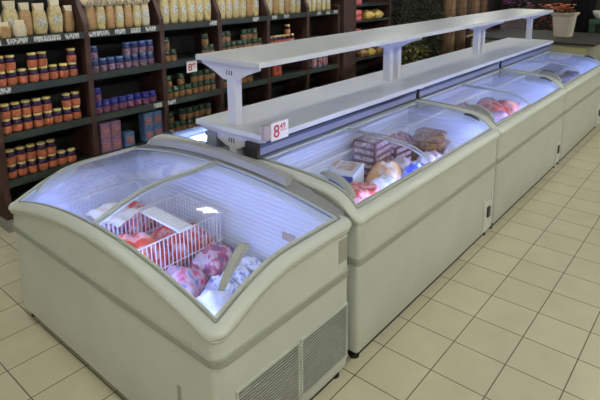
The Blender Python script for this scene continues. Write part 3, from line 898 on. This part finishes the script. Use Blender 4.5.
# pasta bags on the top shelf
PASTA = {
    'pale': pack_mat('pasta_pale', [(0.42, 0.30, 0.12), (0.60, 0.48, 0.22), (0.66, 0.55, 0.30), (0.50, 0.36, 0.14)], 45, 0.35),
    'tan': pack_mat('pasta_tan', [(0.30, 0.16, 0.06), (0.46, 0.28, 0.12), (0.40, 0.22, 0.09), (0.52, 0.36, 0.18)], 45, 0.35),
    'white': pack_mat('pasta_white', [(0.60, 0.50, 0.36), (0.70, 0.62, 0.46), (0.62, 0.50, 0.30), (0.74, 0.68, 0.58)], 45, 0.35),
}
MT['paper_label'] = print_mat('bag_label', (0.66, 0.65, 0.62), (0.22, 0.26, 0.22), 60, 60)
def pasta_bag(x, y, w_, h_, kind, label, group, lab=True, tuft=False, seed=0):
    t = empty('pasta_bag', (x, y, BOARDS[3] + 0.0005), label, 'pasta bag', group)
    r = random.Random(seed)
    bm = bmesh.new()
    n, mrow = 18, 12
    rings = []
    hb = h_ * 0.82
    ph = r.uniform(0, 6)
    for j in range(mrow + 1):
        k = j / mrow
        z = hb * k
        full = 0.80 + 0.2 * math.sin(PI * min(1, k * 1.15)) if k < 0.9 else 0.82 - (k - 0.9) * 3.0
        dz = (0.40 - 0.05 * k) * w_ * (1 if k < 0.85 else 1 - (k - 0.85) * 4)
        ring = []
        for i in range(n):
            a = 2 * PI * i / n
            c, s = math.cos(a), math.sin(a)
            px = abs(c) ** 0.7 * (1 if c > 0 else -1) * dz * (1 + 0.05 * math.sin(9 * k + 3 * a + ph))
            py = abs(s) ** 0.6 * (1 if s > 0 else -1) * w_ / 2 * full * (1 + 0.04 * math.sin(7 * k + 2 * a + ph))
            ring.append(bm.verts.new((px, py, z)))
        rings.append(ring)
    for a, b in zip(rings, rings[1:]):
        for k in range(n):
            bm.faces.new((a[k], a[(k + 1) % n], b[(k + 1) % n], b[k]))
    bm.faces.new(rings[0][::-1]); bm.faces.new(rings[-1])
    body = from_bm('bag_body', bm, PASTA[kind], t, True)
    bm = bmesh.new()                                     # gathered or folded top
    if tuft:
        for i in range(30):
            a = r.uniform(0, 2 * PI); q = r.uniform(0.2, 1.1)
            p0 = Vector((0.02 * math.cos(a), 0.025 * math.sin(a), hb - 0.02))
            p1 = p0 + Vector((0.05 * q * math.cos(a), 0.06 * q * math.sin(a), h_ * 0.24))
            add_tube(bm, [p0, (p0 + p1) / 2, p1], [0.012, 0.010, 0.004], 5)
        from_bm('gathered_top', bm, PASTA['white'], t, True)
    else:
        vs = [(-0.03, -w_ * 0.28, hb - 0.01), (0.03, -w_ * 0.28, hb - 0.01), (0.03, w_ * 0.28, hb - 0.01), (-0.03, w_ * 0.28, hb - 0.01),
              (-0.006, -w_ * 0.38, h_), (0.006, -w_ * 0.38, h_), (0.006, w_ * 0.38, h_), (-0.006, w_ * 0.38, h_)]
        v = [bm.verts.new(p) for p in vs]
        for f in ((3, 2, 1, 0), (4, 5, 6, 7), (0, 1, 5, 4), (1, 2, 6, 5), (2, 3, 7, 6), (3, 0, 4, 7)):
            bm.faces.new([v[i] for i in f])
        from_bm('folded_top', bm, PASTA['white'], t)
    if lab:
        bm = bmesh.new()
        add_box(bm, 0.36 * w_, 0.425 * w_, -w_ * 0.26, w_ * 0.26, hb * 0.36, hb * 0.62, 0.003)
        from_bm('paper_label', bm, MT['paper_label'], t)
    return t
PX = -3.315
def bag_row(specs, bay, x=PX, suffix='on the top shelf'):
    for i, (y, w_, h_, kind, tuft) in enumerate(specs):
        look = {'pale': 'pale yellow pasta bag', 'tan': 'brown pasta bag', 'white': 'whitish pasta bag'}[kind]
        pasta_bag(x, y, w_, h_, kind, '%s, %s from left in the tall row atop the %s bay' % (look, ORD[i], BAYN[bay]), 'pasta bags on the %s bay' % BAYN[bay], kind != 'tan', tuft, seed=bay * 20 + i)
bag_row([(-0.70, 0.15, 0.30, 'white', False), (-0.555, 0.13, 0.30, 'pale', False), (-0.435, 0.11, 0.28, 'tan', False), (-0.315, 0.13, 0.27, 'pale', False), (-0.175, 0.13, 0.31, 'pale', False), (-0.05, 0.10, 0.24, 'tan', False)], 0, PX - 0.06)
pasta_bag(XF - 0.085, -0.645, 0.115, 0.13, 'tan', 'short brown pasta bag lying before the tall bags, leftmost bay', 'pasta bags on the leftmost bay', False, False, 201)
pasta_bag(XF - 0.085, -0.52, 0.115, 0.14, 'white', 'short whitish pasta bag before the tall bags, leftmost bay', 'pasta bags on the leftmost bay', False, False, 202)
bag_row([(0.13 + 0.098 * i, 0.098, 0.29, ('tan', 'pale', 'tan', 'pale', 'tan', 'pale', 'white')[i], True) for i in range(7)], 1)
bag_row([(0.955 + 0.115 * i, 0.112, 1.25 * (0.30, 0.31, 0.27, 0.30, 0.29, 0.31)[i], 'pale', False) for i in range(6)], 2)
bag_row([(1.745 + 0.112 * i, 0.108, 1.25 * (0.30, 0.28, 0.31, 0.29, 0.30, 0.31)[i], ('pale', 'pale', 'pale', 'pale', 'tan', 'pale')[i], False) for i in range(6)], 3)
bag_row([(2.555 + 0.112 * i, 0.108, 1.25 * (0.30, 0.28, 0.31, 0.29, 0.30, 0.31)[i], ('pale', 'tan', 'pale', 'tan', 'pale', 'pale')[i], False) for i in range(6)], 4)
bag_row([(3.345 + 0.112 * i, 0.108, 1.25 * (0.28, 0.30, 0.29, 0.31, 0.30)[i], 'pale', False) for i in range(5)], 5)
price_sign((XF + 0.02, 1.13, 1.235), 0.14, 0.12, 'small white price sign with red figures on the third wall bay')
# small dim packs in the sixth bay
for i, y in enumerate((3.42, 3.55, 3.68)):
    frozen_box(XF - 0.08, y, BOARDS[1] + 0.0005, 0.10, 0.10, 0.15, PK['dark'], PK['maroon'], '%s small dark pack on the middle shelf of the sixth wall bay' % ('left', 'centre', 'right')[i], 0, 'dark packs in the sixth bay')['category'] = 'pack'

# ------------------------------------------------------------------ pillar and what lies beyond
structure(box('trim_1', -3.66, -3.17, 4.02, 4.34, 0, 3.2, MT['wood']))
t = empty('wall_shelf_unit', (XF, 4.36, 0), 'shelf bay beyond the red-brown pillar holding red and yellow goods', 'shelf unit', 'dark wall shelf bays')
box('back_panel', -0.46, -0.44, 0, 1.1, 0, 2.35, MT['back'], t)
for y in (0.0, 1.05):
    box('side_post', -0.44, 0.0, y, y + 0.05, 0, 1.9, MT['wood'], t)
for zb in (0.5, 0.85, 1.15, 1.45, 1.7):
    box('shelf_board', -0.44, -0.01, 0.05, 1.05, zb - 0.03, zb, MT['board'], t)
gB = 'goods in the bay beyond the pillar'
for k, zb in enumerate((1.15, 1.45, 1.7)):
    for j in range(2):
        frozen_box(XF - 0.10, 4.52, zb + 0.0005 + 0.085 * j, 0.14, 0.18, 0.083, MT['box_red'], PK['red'], 'red box beside the pillar, %s shelf, %s layer' % (('lower', 'middle', 'upper')[k], ('bottom', 'top')[j]), 0, gB)['category'] = 'box'
for j in range(2):
    frozen_bag(XF - 0.14, 4.88 + 0.28 * j, 1.4505, 0.22, 0.26, 0.14, PK['yellow'], '%s yellow pack on the shelf beyond the pillar' % ('left', 'right')[j], 0, seed=90 + j, group=gB)['category'] = 'pack'
for j in range(3):
    frozen_bag(XF - 0.14, 4.72 + 0.24 * j, 0.8505, 0.22, 0.22, 0.13, PK[('brown', 'yellow', 'brown')[j]], '%s pack low on the shelf beyond the pillar' % ('left brown', 'middle yellow', 'right brown')[j], 0, seed=95 + j, group=gB)['category'] = 'pack'

def shrub(x, y, z0, r, h, m1, label, seed, n=420, leaf=0.09):
    t = empty('potted_shrub', (x, y, 0), label, 'plant', 'plants beyond the shelves')
    bm = bmesh.new(); add_lathe(bm, [(0.15, 0), (0.20, 0.02), (0.22, z0 - 0.03), (0.24, z0 - 0.02), (0.24, z0), (0.20, z0), (0.19, z0 - 0.04)], 18)
    from_bm('pot', bm, MT['skirt'], t, True)
    rr = random.Random(seed)
    bm = bmesh.new()
    for i in range(6):
        a = rr.uniform(0, 6.28)
        add_tube(bm, [(0.03 * math.cos(a), 0.03 * math.sin(a), z0 - 0.05), (r * 0.3 * math.cos(a), r * 0.3 * math.sin(a), z0 + h * 0.5), (r * 0.6 * math.cos(a), r * 0.6 * math.sin(a), z0 + h * 0.85)], [0.012, 0.009, 0.004], 5)
    from_bm('stems', bm, MT['wood'], t)
    bm = bmesh.new()
    for i in range(n):
        a = rr.uniform(0, 6.28); q = rr.random() ** 0.5; k = rr.random()
        rad = r * q * math.sin(PI * (0.15 + 0.8 * k))
        p = Vector((rad * math.cos(a), rad * math.sin(a), z0 + h * k))
        d = Vector((math.cos(a) + rr.uniform(-.6, .6), math.sin(a) + rr.uniform(-.6, .6), rr.uniform(-.5, .8))).normalized()
        s = d.cross(Vector((0, 0, 1))).normalized(); u = s.cross(d)
        l = leaf * rr.uniform(0.7, 1.3)
        v = [bm.verts.new(p), bm.verts.new(p + d * l * .5 + s * l * .22 + u * l * .06), bm.verts.new(p + d * l - u * l * .1), bm.verts.new(p + d * l * .5 - s * l * .22 + u * l * .06)]
        bm.faces.new((v[0], v[1], v[2])); bm.faces.new((v[0], v[2], v[3]))
    me = bpy.data.meshes.new('foliage'); bm.to_mesh(me); bm.free()
    new_obj('foliage', me, t, m1)
    return t
LF = mat('leaf_dark', (0.022, 0.045, 0.014), 0.5, var=0.5, scale=6)
LY = mat('leaf_olive', (0.16, 0.16, 0.03), 0.5, var=0.5, scale=9)
shrub(-3.0, 5.80, 0.55, 0.28, 0.6, LY, 'low olive-green leafy plant between pillar bay and brown rolls', 1, 360)
shrub(-3.55, 6.5, 0.5, 0.30, 1.7, LF, 'tall dark green plant just beyond the pillar bay', 2, 700, 0.12)
shrub(-3.35, 7.12, 0.5, 0.22, 1.6, LF, 'tall dark green plant nearest the brown rolls', 3, 600, 0.12)

# upright brown rolls
RB = [mat('roll_brown', (0.16, 0.085, 0.045), 0.8, var=0.4, scale=10), mat('roll_tan', (0.26, 0.16, 0.09), 0.8, var=0.4, scale=10), mat('roll_dark', (0.07, 0.04, 0.025), 0.8, var=0.4, scale=10)]
for i in range(10):
    y = 7.55 + 0.2 * i
    bm = bmesh.new()
    rr_ = 0.075 + 0.02 * (i % 3 == 0)
    h = 1.95 + 0.12 * math.sin(i * 2.3)
    prof = [(rr_ * 0.95, 0), (rr_, 0.02)]
    for k in range(1, 12): prof.append((rr_ * (1 + 0.05 * math.sin(k * 2.1 + i)), h * k / 12))
    prof += [(rr_ * 0.97, h - 0.01), (rr_ * 0.7, h), (rr_ * 0.65, h - 0.03), (0.02, h - 0.03)]
    add_lathe(bm, prof, 14)
    o = from_bm('upright_roll', bm, RB[i % 3], None, True, (-3.2 + 0.03 * (i % 2), y, 0))
    tag(o, 'upright brown roll, %s from left in the row beyond the plants' % ORD[i], 'roll', 'brown rolls standing beyond the plants')
t = empty('plank_table', (-3.0, 8.75, 0), 'low pale-topped table standing before the brown rolls', 'table')
box('table_top', -0.08, 0.30, -0.45, 0.45, 0.86, 0.90, mat('pale_wood', (0.42, 0.33, 0.2), 0.6, var=0.1), t, 0.005)
for sx in (-0.05, 0.27):
    for sy in (-0.4, 0.4):
        box('leg', sx - 0.025, sx + 0.025, sy - 0.025, sy + 0.025, 0, 0.86, MT['wood'], t)

# counter at the far end of the freezers
t = empty('service_counter', (-1.45, 7.0, 0), 'pale olive counter with dark top behind the farthest freezer', 'counter')
CT = mat('counter_olive', (0.30, 0.30, 0.23), 0.5, var=0.08, scale=3)
box('carcass', -1.0, 1.02, 0.04, 1.9, 0.08, 1.0, CT, t)
box('plinth', -0.98, 1.0, 0.08, 1.88, 0.0, 0.08, MT['dark'], t)
box('counter_top', -1.02, 1.04, 0.0, 1.93, 1.0, 1.035, MT['dark'], t, 0.004)
for k in range(4):
    box('front_panel', -0.95 + 0.48 * k, -0.51 + 0.48 * k, 0.025, 0.04, 0.14, 0.96, mat('counter_panel', ((0.36, 0.36, 0.28), (0.44, 0.42, 0.34), (0.33, 0.33, 0.25), (0.36, 0.34, 0.16))[k], 0.5), t, 0.003)
box('corner_post', 0.97, 1.03, 0.02, 0.08, 0, 1.0, mat('counter_post', (0.36, 0.37, 0.27), 0.5), t)

# cream pot with orange flowers on the counter
PX_, PY_ = -1.13, 8.0
t = empty('flower_pot', (PX_, PY_, 1.0355), 'tapered cream pot with orange flowers on the far counter', 'flower pot')
bm = bmesh.new()
def sq(s, z): return [bm.verts.new((sx * s, sy * s, z)) for sx, sy in ((-1, -1), (1, -1), (1, 1), (-1, 1))]
rings = [sq(0.135, 0), sq(0.17, 0.36), sq(0.205, 0.40), sq(0.205, 0.43), sq(0.18, 0.43), sq(0.17, 0.36)]
for a, b in zip(rings, rings[1:]):
    for k in range(4): bm.faces.new((a[k], a[(k + 1) % 4], b[(k + 1) % 4], b[k]))
bm.faces.new(rings[0][::-1]); bm.faces.new(rings[-1])
bmesh.ops.bevel(bm, geom=[e for e in bm.edges if abs(e.verts[0].co.z - e.verts[1].co.z) > 0.02], offset=0.03, segments=3, affect='EDGES')
from_bm('pot', bm, mat('cream_pot', (0.60, 0.53, 0.43), 0.5), t)
rr = random.Random(11)
def flowers(parent, n, r, z0, h, m, name='blossoms', size=0.05, leafm=LF, ox=0):
    bm = bmesh.new(); bl = bmesh.new()
    for i in range(n):
        a = rr.uniform(0, 6.28); q = r * rr.random() ** 0.5
        p = Vector((ox + q * math.cos(a), q * math.sin(a), z0 + h * rr.random()))
        for k in range(6):
            b_ = 2 * PI * k / 6
            d = Vector((math.cos(b_), math.sin(b_), 0.5)).normalized(); s = d.cross(Vector((0, 0, 1))).normalized()
            v = [bm.verts.new(p), bm.verts.new(p + d * size * .6 + s * size * .35), bm.verts.new(p + d * size), bm.verts.new(p + d * size * .6 - s * size * .35)]
            bm.faces.new(v)
        add_tube(bl, [(ox + q * 0.4 * math.cos(a), q * 0.4 * math.sin(a), z0 - 0.12), tuple(p - Vector((0, 0, 0.004)))], 0.004, 4)
        for k in range(2):
            b_ = rr.uniform(0, 6.28)
            d = Vector((math.cos(b_), math.sin(b_), 0.2)); s = Vector((-math.sin(b_), math.cos(b_), 0))
            o_ = p - Vector((0, 0, 0.05)); l = size * 1.4
            v = [bl.verts.new(o_), bl.verts.new(o_ + d * l * .5 + s * l * .2), bl.verts.new(o_ + d * l), bl.verts.new(o_ + d * l * .5 - s * l * .2)]
            bl.faces.new(v)
    me = bpy.data.meshes.new(name); bm.to_mesh(me); bm.free(); new_obj(name, me, parent, m)
    me = bpy.data.meshes.new('leaves'); bl.to_mesh(me); bl.free(); new_obj('leaves', me, parent, leafm)
flowers(t, 60, 0.24, 0.42, 0.14, mat('petal_orange', (0.80, 0.22, 0.10), 0.6, var=0.3), ox=-0.10)

# things behind the counter
MV = mat('mauve_box', (0.26, 0.20, 0.22), 0.6, var=0.15)
t = empty('display_table', (-2.9, 10.9, 0), 'dark table far behind carrying the mauve box and pink flowers', 'table')
box('table_top', -0.9, 1.0, -0.7, 0.7, 0.72, 0.76, MT['wood'], t)
for sx in (-0.85, 0.95):
    for sy in (-0.65, 0.65):
        box('leg', sx - 0.03, sx + 0.03, sy - 0.03, sy + 0.03, 0, 0.72, MT['wood'], t)
t = empty('storage_box', (-2.8, 10.6, 0.7605), 'mauve-grey box on the far table under the pink flowers', 'box')
box('box_body', -0.3, 0.3, -0.25, 0.25, 0, 0.34, MV, t, 0.01)
box('box_lid', -0.31, 0.31, -0.26, 0.26, 0.34, 0.39, MV, t, 0.01)
t = empty('flower_pot', (-2.82, 10.6, 1.1515), 'pot of pink and purple flowers on the mauve box', 'flower pot')
bm = bmesh.new(); add_lathe(bm, [(0.14, 0), (0.2, 0.2), (0.21, 0.22), (0.19, 0.22), (0.18, 0.19)], 16)
from_bm('pot', bm, MT['skirt'], t, True)
flowers(t, 90, 0.36, 0.24, 0.35, mat('petal_pink', (0.62, 0.20, 0.55), 0.6, var=0.4), size=0.07)
t = empty('flower_pot', (-2.0, 9.9, 0), 'tall pot of red flowers on the floor left of cream pot', 'flower pot')
bm = bmesh.new(); add_lathe(bm, [(0.16, 0), (0.22, 0.7), (0.23, 0.72), (0.2, 0.72), (0.19, 0.68)], 16)
from_bm('pot', bm, MT['board'], t, True)
flowers(t, 90, 0.36, 0.85, 0.65, mat('petal_red', (0.50, 0.10, 0.12), 0.6, var=0.4), size=0.06)
t = empty('tall_cabinet', (-1.16, 9.4, 0), 'tall black cabinet behind the counter, right of the cream pot', 'cabinet')
BK = mat('black_panel', (0.005, 0.005, 0.007), 0.6, spec=0.1)
box('cabinet_body', -0.16, 0.17, -0.2, 0.4, 0, 2.3, BK, t, 0.01)
box('door', -0.145, 0.155, -0.215, -0.2, 0.08, 2.25, BK, t, 0.004)
shrub(-3.45, 12.2, 0.5, 0.40, 1.7, LF, 'dark green plant far beyond the brown rolls', 5, 500, 0.13)
t = empty('green_stand', (-0.69, 9.4, 0), 'dark green stand at the far right edge beyond the counter', 'stand')
GS = mat('stand_green', (0.03, 0.075, 0.05), 0.6, var=0.3)
box('stand_top', -0.25, 0.6, -0.4, 0.4, 1.20, 1.28, GS, t, 0.005)
for sx in (-0.2, 0.55):
    for sy in (-0.35, 0.35):
        box('leg', sx - 0.04, sx + 0.04, sy - 0.04, sy + 0.04, 0, 1.20, GS, t)
bm = bmesh.new(); add_lathe(bm, [(0.05, 0), (0.10, 0.015), (0.15, 0.09), (0.17, 0.16), (0.16, 0.16), (0.14, 0.09), (0.08, 0.03)], 18)
o = from_bm('metal_bowl', bm, MT['steel'], None, True, (-0.76, 9.2, 1.2805)); tag(o, 'shiny grey bowl on the dark green stand at far right', 'bowl')
